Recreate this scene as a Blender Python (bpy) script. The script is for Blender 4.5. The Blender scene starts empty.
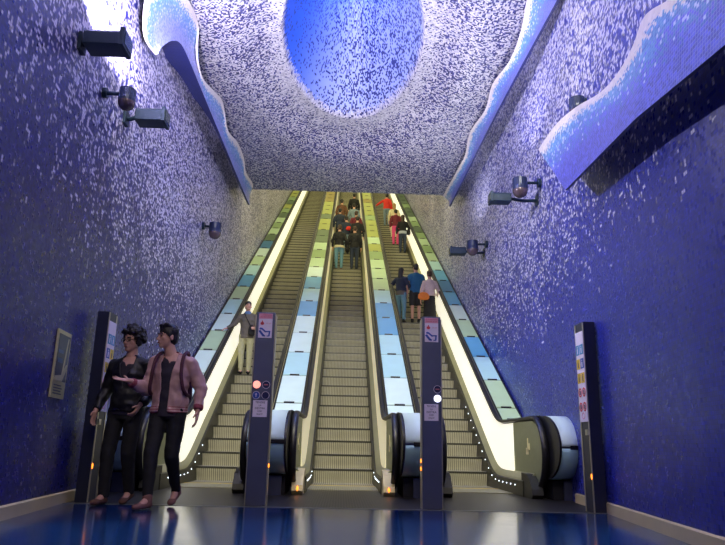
import bpy, bmesh, math, random
from math import sin, cos, tan, pi, radians, sqrt, exp, log, atan2, hypot
from mathutils import Vector as V, Matrix, noise
random.seed(7)
SC = bpy.context.scene
COL = SC.collection
S30 = tan(radians(30))
YC = 10.987            # where the step noses meet the floor level
RISE, RUN = 0.231, 0.231 / S30

# ------------------------------------------------------------------ materials
def nt(name):
    m = bpy.data.materials.new(name); m.use_nodes = True
    n = m.node_tree; n.nodes.clear()
    out = n.nodes.new('ShaderNodeOutputMaterial'); b = n.nodes.new('ShaderNodeBsdfPrincipled')
    n.links.new(b.outputs[0], out.inputs[0])
    return m, n, b
def mat(name, col, rough=.5, metal=0, emit=None, es=0, noise_amt=.12, nscale=12, bump=0, coat=0):
    m, n, b = nt(name)
    b.inputs['Roughness'].default_value = rough; b.inputs['Metallic'].default_value = metal
    if coat: b.inputs['Coat Weight'].default_value = coat
    tc = n.nodes.new('ShaderNodeTexCoord'); no = n.nodes.new('ShaderNodeTexNoise')
    no.inputs['Scale'].default_value = nscale; no.inputs['Detail'].default_value = 3
    n.links.new(tc.outputs['Object'], no.inputs['Vector'])
    mx = n.nodes.new('ShaderNodeMix'); mx.data_type = 'RGBA'
    c = V(col)
    mx.inputs[6].default_value = (*(c * (1 - noise_amt)), 1)
    mx.inputs[7].default_value = (*[min(1, x * (1 + noise_amt)) for x in c], 1)
    n.links.new(no.outputs['Fac'], mx.inputs[0]); n.links.new(mx.outputs[2], b.inputs['Base Color'])
    if emit:
        b.inputs['Emission Color'].default_value = (*emit, 1); b.inputs['Emission Strength'].default_value = es
    if bump:
        bp = n.nodes.new('ShaderNodeBump'); bp.inputs['Strength'].default_value = bump; bp.inputs['Distance'].default_value = .01
        n.links.new(no.outputs['Fac'], bp.inputs['Height']); n.links.new(bp.outputs[0], b.inputs['Normal'])
    return m

class NB:   # tiny node-maths helper
    def __init__(s, n): s.n = n
    def m(s, op, a, b=None, c=None, clamp=False):
        k = s.n.nodes.new('ShaderNodeMath'); k.operation = op; k.use_clamp = clamp
        for i, x in enumerate((a, b, c)):
            if x is None: continue
            if isinstance(x, (int, float)): k.inputs[i].default_value = x
            else: s.n.links.new(x, k.inputs[i])
        return k.outputs[0]
    def ramp(s, x, a, b, lo, hi):
        k = s.n.nodes.new('ShaderNodeMapRange'); k.interpolation_type = 'SMOOTHSTEP'
        s.n.links.new(x, k.inputs[0])
        for i, v in enumerate((a, b, lo, hi)): k.inputs[i + 1].default_value = v
        return k.outputs[0]
    def mix(s, f, a, b):
        k = s.n.nodes.new('ShaderNodeMix'); k.data_type = 'RGBA'
        if isinstance(f, (int, float)): k.inputs[0].default_value = f
        else: s.n.links.new(f, k.inputs[0])
        for i, x in ((6, a), (7, b)):
            if isinstance(x, tuple): k.inputs[i].default_value = (*x, 1)
            else: s.n.links.new(x, k.inputs[i])
        return k.outputs[2]
    def comb(s, a, b, c=0.0):
        k = s.n.nodes.new('ShaderNodeCombineXYZ')
        for i, x in enumerate((a, b, c)):
            if isinstance(x, (int, float)): k.inputs[i].default_value = x
            else: s.n.links.new(x, k.inputs[i])
        return k.outputs[0]
    def white(s, v):
        k = s.n.nodes.new('ShaderNodeTexWhiteNoise'); k.noise_dimensions = '3D'
        s.n.links.new(v, k.inputs['Vector']); return k.outputs['Value'], k.outputs['Color']
    def noise(s, v, sc, det=2):
        k = s.n.nodes.new('ShaderNodeTexNoise'); k.inputs['Scale'].default_value = sc; k.inputs['Detail'].default_value = det
        s.n.links.new(v, k.inputs['Vector']); return k.outputs['Fac']

def tiles(n, size, plane):
    """tile ids and grout mask from object coordinates; plane = two of 'XYZ'"""
    h = NB(n); tc = n.nodes.new('ShaderNodeTexCoord'); sp = n.nodes.new('ShaderNodeSeparateXYZ')
    n.links.new(tc.outputs['Object'], sp.inputs[0])
    ax = {'X': sp.outputs[0], 'Y': sp.outputs[1], 'Z': sp.outputs[2]}
    a = h.m('DIVIDE', ax[plane[0]], size); b = h.m('DIVIDE', ax[plane[1]], size)
    ia, ib = h.m('FLOOR', a), h.m('FLOOR', b)
    fa, fb = h.m('FRACT', a), h.m('FRACT', b)
    g = h.m('MAXIMUM', h.m('GREATER_THAN', fa, .84), h.m('GREATER_THAN', fb, .84))
    r1, c1 = h.white(h.comb(ia, ib, 3.1)); r2, _ = h.white(h.comb(ia, ib, 9.7))
    # pairs and stacks of tiles that were set together
    r3, _ = h.white(h.comb(h.m('FLOOR', h.m('DIVIDE', a, 2)), ib, 5.5))
    r4, _ = h.white(h.comb(ia, h.m('FLOOR', h.m('DIVIDE', b, 2)), 7.5))
    return h, ax, tc, g, r1, r2, r3, r4

def mosaic_wall(name, side):
    m, n, b = nt(name)
    h, ax, tc, g, r1, r2, r3, r4 = tiles(n, .03, 'YZ')
    ns = h.noise(tc.outputs['Object'], .9, 4)
    if side == 'left':
        zz = h.m('ADD', ax['Z'], h.m('MULTIPLY', h.m('SUBTRACT', ns, .5), 1.6))
        zz = h.m('ADD', zz, h.m('MULTIPLY', h.m('SUBTRACT', ax['Y'], 7.0), .12))
        d = h.ramp(zz, 1.9, 5.8, .0, .50)
        dark, mid, lite = (.009, .012, .12), (.028, .030, .27), (.68, .65, .84)
    else:
        zz = h.m('ADD', ax['Z'], h.m('MULTIPLY', h.m('SUBTRACT', ns, .5), 1.3))
        zz = h.m('ADD', zz, h.m('MULTIPLY', h.m('SUBTRACT', ax['Y'], 8.0), .05))
        d = h.ramp(zz, 2.0, 6.0, .0, .52)
        dark, mid, lite = (.012, .018, .24), (.030, .044, .44), (.66, .64, .86)
    base = h.mix(r2, dark, mid)
    hit = h.m('MINIMUM', h.m('MINIMUM', r3, r4), h.m('MULTIPLY', r1, 1.4))
    w = h.m('LESS_THAN', hit, h.m('MULTIPLY', d, .62))
    lt = h.mix(h.m('MULTIPLY', r2, r2), tuple(x * .38 for x in lite), lite)
    lt = h.mix(h.m('LESS_THAN', r3, .5), lt, lite)
    c = h.mix(w, base, lt)
    c = h.mix(h.m('MULTIPLY', g, .55), c, (.012, .014, .04))
    n.links.new(c, b.inputs['Base Color'])
    b.inputs['Specular IOR Level'].default_value = .5
    rr = h.m('ADD', h.m('MULTIPLY', r1, .2), .25); n.links.new(rr, b.inputs['Roughness'])
    bp = n.nodes.new('ShaderNodeBump'); bp.inputs['Strength'].default_value = .2; bp.inputs['Distance'].default_value = .005
    n.links.new(h.m('SUBTRACT', h.m('MULTIPLY', r2, .7), g), bp.inputs['Height']); n.links.new(bp.outputs[0], b.inputs['Normal'])
    return m

CX, CY, CA, CB = 0.02, 10.75, 1.25, 2.63        # the oval light well
def mosaic_ceiling():
    m, n, b = nt('ceiling_mosaic')
    h, ax, tc, g, r1, r2, r3, r4 = tiles(n, .028, 'XY')
    u = h.m('DIVIDE', h.m('SUBTRACT', ax['X'], CX), CA); v = h.m('DIVIDE', h.m('SUBTRACT', ax['Y'], CY), CB)
    rr = h.m('SQRT', h.m('ADD', h.m('MULTIPLY', u, u), h.m('MULTIPLY', v, v)))
    ns = h.noise(tc.outputs['Object'], .8, 3)
    d = h.ramp(rr, 1.12, 1.45, .84, .56)
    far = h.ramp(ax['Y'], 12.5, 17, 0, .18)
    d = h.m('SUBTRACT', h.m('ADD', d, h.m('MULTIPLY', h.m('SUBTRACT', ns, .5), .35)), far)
    w = h.m('LESS_THAN', r1, d)
    dk = h.mix(r2, (.012, .014, .075), (.05, .055, .26))
    lt = h.mix(r2, (.38, .37, .44), (.72, .69, .74))
    c = h.mix(w, dk, lt)
    # inside the well: pure blue on one flank, sprinkled with pale and navy tiles on the other
    c = h.mix(h.m('MULTIPLY', g, .4), c, (.03, .03, .06))
    r5, _ = h.white(h.comb(h.m('FLOOR', h.m('MULTIPLY', h.m('ARCTAN2', v, u), 46)), h.m('FLOOR', h.m('DIVIDE', ax['Z'], .03)), 2.2))
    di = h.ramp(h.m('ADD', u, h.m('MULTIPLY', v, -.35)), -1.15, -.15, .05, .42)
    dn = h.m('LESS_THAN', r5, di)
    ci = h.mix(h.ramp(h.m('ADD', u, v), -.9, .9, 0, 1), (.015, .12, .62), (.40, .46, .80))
    ci = h.mix(dn, ci, (.02, .03, .17))
    edge = h.m('ADD', rr, h.m('MULTIPLY', h.m('SUBTRACT', r1, .5), .05))
    c = h.mix(h.m('LESS_THAN', edge, 1.0), c, ci)
    n.links.new(c, b.inputs['Base Color']); b.inputs['Roughness'].default_value = .45
    return m

def mosaic_wave(name, blue, flip=False):
    """white rim, turquoise band, blue field: t runs from the wavy rim (0) to the straight edge (1)"""
    m, n, b = nt(name)
    h, ax, tc, g, r1, r2, r3, r4 = tiles(n, .03, 'YZ')
    at = n.nodes.new('ShaderNodeAttribute'); at.attribute_name = 'rim'
    t = at.outputs['Fac']
    tj = h.m('ADD', t, h.m('MULTIPLY', h.m('SUBTRACT', r1, .5), .14))
    base = h.mix(r2, blue, tuple(min(1, x * 1.9 + .05) for x in blue))
    turq = h.mix(r2, (.015, .13, .45), (.12, .40, .66))
    c = h.mix(h.ramp(h.m('ADD', t, h.m('MULTIPLY', h.m('SUBTRACT', r2, .5), .45)),   .40, .54, 0, 1), turq, base)
    c = h.mix(h.m('LESS_THAN', h.m('ADD', r1, h.m('MULTIPLY', t, .35)), .22), c, (.55, .62, .8))
    c = h.mix(h.m('MULTIPLY', g, .5), c, (.42, .42, .66))
    c = h.mix(h.m('LESS_THAN', tj, .17), c, h.mix(r2, (.66, .60, .58), (.78, .72, .70)))
    n.links.new(c, b.inputs['Base Color']); b.inputs['Roughness'].default_value = .35
    return m

def stripes(name, c1, c2, axis, size, rough=.4, metal=.6, frac=.5):
    m, n, b = nt(name); h = NB(n)
    tc = n.nodes.new('ShaderNodeTexCoord'); sp = n.nodes.new('ShaderNodeSeparateXYZ'); n.links.new(tc.outputs['Object'], sp.inputs[0])
    f = h.m('GREATER_THAN', h.m('FRACT', h.m('DIVIDE', sp.outputs['XYZ'.index(axis)], size)), frac)
    ns = h.noise(tc.outputs['Object'], 6, 3)
    c = h.mix(f, c1, c2); c = h.mix(h.m('MULTIPLY', ns, .35), c, (.02, .02, .02))
    n.links.new(c, b.inputs['Base Color']); b.inputs['Roughness'].default_value = rough; b.inputs['Metallic'].default_value = metal
    bp = n.nodes.new('ShaderNodeBump'); bp.inputs['Strength'].default_value = .4; bp.inputs['Distance'].default_value = .006
    n.links.new(f, bp.inputs['Height']); n.links.new(bp.outputs[0], b.inputs['Normal'])
    return m

def floor_mat():
    m, n, b = nt('blue_resin_floor'); h = NB(n)
    tc = n.nodes.new('ShaderNodeTexCoord'); sp = n.nodes.new('ShaderNodeSeparateXYZ'); n.links.new(tc.outputs['Object'], sp.inputs[0])
    # broad inlaid curved bands of a lighter blue
    dx = h.m('SUBTRACT', sp.outputs[0], .6); dy = h.m('SUBTRACT', sp.outputs[1], -.2)
    r = h.m('SQRT', h.m('ADD', h.m('MULTIPLY', dx, dx), h.m('MULTIPLY', dy, dy)))
    band = h.m('MULTIPLY', h.m('GREATER_THAN', r, 4.2), h.m('LESS_THAN', r, 6.3))
    ns = h.noise(tc.outputs['Object'], 3, 4)
    c = h.mix(band, (.004, .032, .12), (.014, .085, .24)); c = h.mix(h.m('MULTIPLY', ns, .3), c, (.01, .02, .10))
    n.links.new(c, b.inputs['Base Color'])
    n.links.new(h.m('ADD', h.m('MULTIPLY', ns, .08), .09), b.inputs['Roughness'])
    n2 = h.noise(tc.outputs['Object'], 14, 2)
    bp = n.nodes.new('ShaderNodeBump'); bp.inputs['Strength'].default_value = .05; bp.inputs['Distance'].default_value = .01
    n.links.new(n2, bp.inputs['Height']); n.links.new(bp.outputs[0], b.inputs['Normal'])
    return m

M = {}
M['steel'] = mat('brushed_steel', (.34, .35, .27), .38, .8, noise_amt=.2, nscale=5)
M['steel_dark'] = mat('dark_plate', (.016, .016, .02), .4, .3)
M['plate'] = stripes('ribbed_landing_plate', (.10, .09, .075), (.045, .04, .036), 'X', .03, .42, .75)
M['comb'] = stripes('comb_plate_metal', (.5, .48, .34), (.25, .24, .17), 'X', .03, .4, .4)
M['tread'] = stripes('grooved_tread', (.50, .47, .33), (.20, .19, .135), 'X', .034, .5, .15)
M['riser'] = stripes('grooved_riser', (.60, .57, .41), (.27, .26, .18), 'X', .034, .5, .15)
M['skirt'] = mat('skirt_panel', (.05, .05, .04), .4, .5)
M['inner_deck'] = mat('inner_decking', (.42, .42, .27), .36, .7, noise_amt=.15, nscale=4)
M['panel_white'] = mat('lit_balustrade_white', (.8, .8, .7), .5, 0, (1, .95, .74), .62, nscale=2)
M['panel_warm'] = mat('lit_balustrade_warm', (.8, .77, .58), .5, 0, (1, .88, .48), .26, nscale=2)
M['newel'] = mat('newel_panel', (.33, .36, .19), .38, .45)
M['rubber'] = mat('black_rubber', (.012, .012, .016), .38)
M['gold'] = mat('gold_emblem', (.85, .78, .45), .4, .1)
M['led'] = mat('small_white_light', (.9, .9, 1), .4, 0, (.75, .88, 1), 4)
M['orange'] = mat('orange_light', (.9, .3, .05), .4, 0, (1, .25, .02), 2.5)
M['redlamp'] = mat('red_lamp', (.9, .4, .3), .4, 0, (1, .30, .22), 1.3)
M['whitelamp'] = mat('white_lamp', (.9, .9, 1), .4, 0, (.72, .8, 1), 1.8)
M['pillar'] = mat('pillar_steel', (.115, .13, .20), .42, .55, noise_amt=.2, nscale=4)
M['pillar_edge'] = mat('pillar_edge_steel', (.55, .52, .40), .35, .8)
M['pillar_dark'] = mat('pillar_dark', (.03, .035, .07), .4, .4)
M['sign'] = mat('sign_white', (.86, .78, .88), .5, noise_amt=.04)
M['pink'] = mat('sign_pink', (.78, .36, .48), .5)
M['red'] = mat('sign_red', (.6, .03, .05), .5)
M['blue'] = mat('sign_blue', (.03, .09, .42), .5)
M['ink'] = mat('sign_ink', (.05, .03, .08), .6)
M['yellow'] = mat('sign_yellow', (.75, .52, .03), .5)
M['cyan'] = mat('sign_cyan', (.05, .28, .50), .5)
M['navy'] = mat('sign_navy', (.012, .016, .09), .4)
M['rose'] = mat('sign_rose', (.62, .20, .22), .5)
M['flood'] = mat('flood_housing', (.012, .03, .065), .45, .3)
M['flood_dome'] = mat('globe_housing', (.018, .03, .09), .35, .2)
M['dome_glass'] = mat('globe_glass', (.10, .07, .09), .2, .1)
M['lens'] = mat('flood_glass', (.03, .05, .07), .2)
M['brass'] = mat('baseboard_metal', (.74, .62, .32), .5, .15, nscale=3)
M['frame'] = mat('poster_frame', (.68, .62, .32), .4, .5)
M['p_dark'] = mat('poster_dark', (.03, .04, .07), .3)
M['p_light'] = mat('poster_pale', (.50, .47, .28), .4)
M['p_blue'] = mat('poster_blue', (.09, .17, .30), .4)
M['tunnel'] = mat('tunnel_plaster', (.5, .49, .4), .7)
M['glass'] = {}  # deck glass tints: reflected light painted in as base colour
for k, c in dict(pale=(.66, .84, .80), cyan=(.46, .74, .78), blue=(.12, .40, .66), deep=(.045, .19, .40), mint=(.48, .66, .42),
                 green=(.26, .40, .17), dim=(.09, .15, .08), lime=(.38, .43, .09), amber=(.26, .20, .02)).items():
    M['glass'][k] = mat('glass_' + k, c, .42, 0, noise_amt=.1, nscale=3)
M['dark_gap'] = mat('dark_recess', (.01, .01, .014), .6)
M['skin'] = mat('skin', (.60, .33, .24), .55, nscale=20, noise_amt=.08)
M['skin2'] = mat('skin_pale', (.56, .33, .24), .55, nscale=20, noise_amt=.08)
M['hair'] = mat('black_hair', (.012, .010, .010), .5, nscale=60, noise_amt=.4)
M['hair_brown'] = mat('brown_hair', (.05, .025, .015), .5, nscale=60, noise_amt=.4)
M['hair_blond'] = mat('fair_hair', (.34, .19, .06), .5, nscale=60, noise_amt=.3)
M['eye'] = mat('eye_dark', (.02, .015, .012), .2)
M['lips'] = mat('lips', (.36, .13, .11), .5)
def cloth(n, c, r=.8): return mat('cloth_' + n, c, r, nscale=25, noise_amt=.2, bump=.15)
M['c_black'] = cloth('black', (.007, .007, .009)); M['c_leather'] = mat('black_leather', (.008, .008, .010), .5, nscale=9, noise_amt=.3, bump=.5)
M['c_pink'] = cloth('salmon', (.52, .31, .29), .55); M['c_maroon'] = cloth('maroon', (.085, .022, .035)); M['c_rib'] = cloth('rib_stripe', (.30, .06, .08))
M['c_tee'] = cloth('dark_tee', (.025, .020, .035)); M['c_suede'] = cloth('suede', (.21, .095, .08)); M['c_brown'] = cloth('brown', (.12, .05, .025))
M['c_jean'] = cloth('jeans', (.12, .26, .36)); M['c_jean_dark'] = cloth('dark_jeans', (.02, .03, .06)); M['c_teal'] = cloth('blue_shirt', (.015, .12, .26))
M['c_grey'] = cloth('grey', (.12, .105, .09)); M['c_khaki'] = cloth('khaki', (.36, .35, .21)); M['c_blouse'] = cloth('blouse', (.62, .48, .45))
M['c_orange'] = cloth('orange', (.72, .20, .03)); M['c_red'] = cloth('red', (.66, .03, .02)); M['c_cream'] = cloth('cream', (.62, .55, .36))
M['c_wine'] = cloth('wine', (.16, .015, .03)); M['c_hot'] = cloth('pink', (.70, .07, .22)); M['c_slate'] = cloth('slate', (.16, .22, .28))
M['c_scarf'] = cloth('scarf', (.10, .18, .36)); M['c_light'] = cloth('light_hem', (.40, .44, .50)); M['c_short'] = cloth('shorts', (.02, .02, .022))
M['c_white'] = cloth('white_sole', (.6, .58, .55))

# ------------------------------------------------------------------ mesh helpers
class MB:
    def __init__(s): s.v, s.f, s.mi, s.mats = [], [], [], []
    def _m(s, m):
        if m not in s.mats: s.mats.append(m)
        return s.mats.index(m)
    def add(s, vs, fs, m):
        o = len(s.v); s.v += [tuple(p) for p in vs]; k = s._m(m)
        for f in fs: s.f.append(tuple(i + o for i in f)); s.mi.append(k)
    def box(s, a, b, m, M4=None):
        x0, y0, z0 = a; x1, y1, z1 = b
        vs = [V(p) for p in ((x0, y0, z0), (x1, y0, z0), (x1, y1, z0), (x0, y1, z0), (x0, y0, z1), (x1, y0, z1), (x1, y1, z1), (x0, y1, z1))]
        if M4: vs = [M4 @ p for p in vs]
        s.add(vs, [(0, 3, 2, 1), (4, 5, 6, 7), (0, 1, 5, 4), (1, 2, 6, 5), (2, 3, 7, 6), (3, 0, 4, 7)], m)
    def prism(s, pts, axis, a, b, m):
        """closed polygon pts (in the two other axes, in order) extruded from a to b along axis"""
        def P(p, t): return {'x': (t, p[0], p[1]), 'y': (p[0], t, p[1]), 'z': (p[0], p[1], t)}[axis]
        n = len(pts); vs = [P(p, a) for p in pts] + [P(p, b) for p in pts]
        fs = [tuple(range(n))[::-1], tuple(range(n, 2 * n))] + [(i, (i + 1) % n, n + (i + 1) % n, n + i) for i in range(n)]
        s.add(vs, fs, m)
    def tube(s, pts, r, m, seg=10, cap=True, r2=None):
        pts = [V(p) for p in pts]; n = len(pts); vs = []
        for i, p in enumerate(pts):
            d = (pts[min(i + 1, n - 1)] - pts[max(i - 1, 0)]).normalized()
            a = d.orthogonal() if abs(d.x) > .9 else d.cross(V((1, 0, 0)))
            a.normalize(); b = d.cross(a)
            rr = r if r2 is None else r + (r2 - r) * i / (n - 1)
            for k in range(seg): vs.append(p + a * rr * cos(2 * pi * k / seg) + b * rr * sin(2 * pi * k / seg))
        fs = [(i * seg + k, i * seg + (k + 1) % seg, (i + 1) * seg + (k + 1) % seg, (i + 1) * seg + k) for i in range(n - 1) for k in range(seg)]
        if cap: fs += [tuple(range(seg))[::-1], tuple(range((n - 1) * seg, n * seg))]
        s.add(vs, fs, m)
    def ball(s, c, r, m, seg=14, rings=9, M3=None):
        c = V(c); r = V(r) if not isinstance(r, (int, float)) else V((r, r, r)); vs = []
        for i in range(rings + 1):
            th = pi * i / rings
            for k in range(seg):
                p = V((r.x * sin(th) * cos(2 * pi * k / seg), r.y * sin(th) * sin(2 * pi * k / seg), r.z * cos(th)))
                vs.append(c + (M3 @ p if M3 else p))
        fs = [(i * seg + k, (i + 1) * seg + k, (i + 1) * seg + (k + 1) % seg, i * seg + (k + 1) % seg) for i in range(rings) for k in range(seg)]
        s.add(vs, fs, m)
    def sweep(s, prof, path, m, close=True):
        """profile [(x, h)] carried along path [(y, z)]; h is vertical"""
        n = len(prof); vs = [(x, y, z + h) for (y, z) in path for (x, h) in prof]; fs = []
        rng = range(n) if close else range(n - 1)
        for i in range(len(path) - 1):
            for k in rng: fs.append((i * n + k, i * n + (k + 1) % n, (i + 1) * n + (k + 1) % n, (i + 1) * n + k))
        if close: fs += [tuple(range(n))[::-1], tuple(range((len(path) - 1) * n, len(path) * n))]
        s.add(vs, fs, m)
    def build(s, name, parent=None, smooth=False, bevel=0):
        me = bpy.data.meshes.new(name); me.from_pydata(s.v, [], s.f)
        for m in s.mats: me.materials.append(m)
        me.polygons.foreach_set('material_index', s.mi)
        bm = bmesh.new(); bm.from_mesh(me); bmesh.ops.remove_doubles(bm, verts=bm.verts, dist=1e-5); bmesh.ops.recalc_face_normals(bm, faces=bm.faces); bm.to_mesh(me); bm.free()
        if smooth:
            for p in me.polygons: p.use_smooth = True
        o = bpy.data.objects.new(name, me); COL.objects.link(o)
        if parent: o.parent = parent
        if bevel:
            b = o.modifiers.new('bevel', 'BEVEL'); b.width = bevel; b.segments = 2; b.limit_method = 'ANGLE'
        return o
def tag(o, label=None, cat=None, group=None, kind=None):
    for k, v in (('label', label), ('category', cat), ('group', group), ('kind', kind)):
        if v: o[k] = v
    return o
def empty(name, loc, label, cat, group=None, rz=0):
    o = bpy.data.objects.new(name, None); COL.objects.link(o); o.location = loc; o.rotation_euler = (0, 0, rz); o.empty_display_size = .1
    return tag(o, label, cat, group)
def mark(o, parent, name=None):      # a copy that shares mesh data
    c = o.copy(); COL.objects.link(c); c.parent = parent; return c
def lettering(name, text, size, m, parent, Mx, align='CENTER', extrude=.001):
    cu = bpy.data.curves.new(name, 'FONT'); cu.body = text; cu.size = size; cu.align_x = align; cu.align_y = 'CENTER'; cu.extrude = extrude; cu.resolution_u = 2
    t = bpy.data.objects.new(name, cu); COL.objects.link(t)
    dg = bpy.context.evaluated_depsgraph_get(); me = bpy.data.meshes.new_from_object(t.evaluated_get(dg))
    bpy.data.objects.remove(t); bpy.data.curves.remove(cu)
    me.transform(Mx); me.materials.clear(); me.materials.append(m)
    o = bpy.data.objects.new(name, me); COL.objects.link(o); o.parent = parent; return o

# ------------------------------------------------------------------ setting
WL = [(-2.25, -1.5), (-2.52, 4.3), (-2.82, 7.3), (-2.98, 9.6), (-3.02, 11.5), (-3.02, 45)]
WR = [(2.16, -1.5), (2.44, 4.3), (2.80, 7.2), (3.03, 9.4), (3.09, 11.5), (3.09, 45)]
EDGE_Y, CEIL_Z = 17.0, 7.5
def lerp_wall(W, y):
    for (x0, y0), (x1, y1) in zip(W, W[1:]):
        if y <= y1: return x0 + (x1 - x0) * (y - y0) / (y1 - y0)
    return W[-1][0]
def wall(name, W, m, sgn):
    b = MB(); ys = []
    y = -1.5
    while y < 45: ys.append(y); y += .5
    ys.append(45)
    top = lambda y: 7.9 if y < EDGE_Y else 7.9 + (y - EDGE_Y) * S30 + .2
    n = len(ys); vs = []
    for off in (0, .12):
        for y in ys:
            x = lerp_wall(W, y) + sgn * off
            vs += [(x, y, -.1), (x, y, top(y))]
    fs = []
    for o in (0, 2 * n):
        fs += [(o + 2 * i, o + 2 * i + 2, o + 2 * i + 3, o + 2 * i + 1) for i in range(n - 1)]
    for i in range(n - 1):
        fs += [(2 * i + 1, 2 * i + 3, 2 * n + 2 * i + 3, 2 * n + 2 * i + 1), (2 * i, 2 * i + 2, 2 * n + 2 * i + 2, 2 * n + 2 * i)]
    fs += [(0, 1, 2 * n + 1, 2 * n), (2 * n - 2, 2 * n - 1, 4 * n - 1, 4 * n - 2)]
    b.add(vs, fs, m)
    return tag(b.build(name), kind='structure')
wall('wall_left', WL, mosaic_wall('left_wall_mosaic', 'left'), -1)
wall('wall_right', WR, mosaic_wall('right_wall_mosaic', 'right'), 1)
b = MB(); b.box((-3.4, -1.5, -.1), (3.4, 7.02, 0), floor_mat()); tag(b.build('floor'), kind='structure')
b = MB(); b.box((-3.4, 7.02, -.1), (3.4, 12.2, 0), M['plate']); b.box((-3.2, 7.02, -.01), (3.2, 7.06, .004), M['steel'])
tag(b.build('trim_1'), kind='structure')                               # steel landing plate in front of the escalators
for side, W, sg in (('left', WL, 1), ('right', WR, -1)):
    b = MB(); ys = [-1.4 + .4 * i for i in range(22)] + [7.1, 8.0, 8.4]
    ys = sorted(y for y in ys if y < 8.5)
    vs = []
    for y in ys:
        x = lerp_wall(W, y); vs += [(x - sg * .02, y, 0), (x + sg * .025, y, 0), (x + sg * .025, y, .10), (x - sg * .02, y, .12)]
    n = len(ys); fs = [(4 * i + k, 4 * i + (k + 1) % 4, 4 * i + 4 + (k + 1) % 4, 4 * i + 4 + k) for i in range(n - 1) for k in range(4)] + [(0, 1, 2, 3), (4 * n - 4, 4 * n - 3, 4 * n - 2, 4 * n - 1)]
    b.add(vs, fs, M['brass']); tag(b.build('baseboard_' + side), kind='structure')

# ceiling: a flat mosaic soffit that dips up into a dish and an oval light well
angs = [2 * pi * i / 144 for i in range(144)]
X0, X1, Y0, Y1 = -3.25, 3.25, -1.5, EDGE_Y
for cx_, cy_ in ((X0, Y0), (X1, Y0), (X1, Y1), (X0, Y1)):
    angs.append(atan2((cy_ - CY) / CB, (cx_ - CX) / CA) % (2 * pi))
angs = sorted(set(angs))
def sm(t): t = max(0, min(1, t)); return t * t * (3 - 2 * t)
def zc(r):
    if r >= 1.04: return CEIL_Z + .30 * sm((1.8 - r) / .6)
    z = CEIL_Z + .30
    return z + 2.7 * (1 - r / 1.04) ** .95
rs = [.02, .1, .2, .32, .44, .55, .65, .74, .82, .88, .93, .97, 1.0, 1.02, 1.04, 1.06, 1.1, 1.16, 1.24, 1.34, 1.44, 1.54, 1.64, 1.72, 1.8]
vs = []
for a in angs:
    dx, dy = CA * cos(a), CB * sin(a)
    for r in rs: vs.append((CX + dx * r, CY + dy * r, zc(r)))
    tx = ((X1 if dx > 0 else X0) - CX) / dx if abs(dx) > 1e-9 else 1e9; ty = ((Y1 if dy > 0 else Y0) - CY) / dy if abs(dy) > 1e-9 else 1e9
    t = max(min(tx, ty), 1.82)
    for q in (.33, .66, 1): vs.append((CX + dx * (1.8 + (t - 1.8) * q), CY + dy * (1.8 + (t - 1.8) * q), CEIL_Z))
w = len(rs) + 3; n = len(angs)
fs = [(i * w + k, i * w + k + 1, ((i + 1) % n) * w + k + 1, ((i + 1) % n) * w + k) for i in range(n) for k in range(w - 1)]
fs.append(tuple(i * w for i in range(n)))
MC = mosaic_ceiling()
b = MB(); b.add(vs, fs, MC); o = b.build('ceiling', smooth=True); tag(o, kind='structure')
# the edge of the soffit and the sloping tunnel roof behind it
b = MB(); b.box((X0, EDGE_Y, CEIL_Z), (X1, EDGE_Y + .25, CEIL_Z + .3), MC); tag(b.build('trim_2'), kind='structure')
b = MB(); L = 45 - EDGE_Y
b.prism([(EDGE_Y + .2, CEIL_Z + .28), (45, CEIL_Z + .28 + (L - .2) * S30), (45, CEIL_Z + .5 + (L - .2) * S30), (EDGE_Y + .2, CEIL_Z + .5)], 'x', X0, X1, M['tunnel'])
tag(b.build('ceiling_tunnel'), kind='structure')
b = MB(); b.box((X0, 44.6, 17), (X1, 44.75, 24.6), M['tunnel']); tag(b.build('wall_end'), kind='structure')
b = MB(); b.box((X0, 42.0, (42 - YC) * S30 - .3), (X1, 44.6, (42 - YC) * S30 - .02), M['plate']); tag(b.build('floor_upper'), kind='structure')

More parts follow.
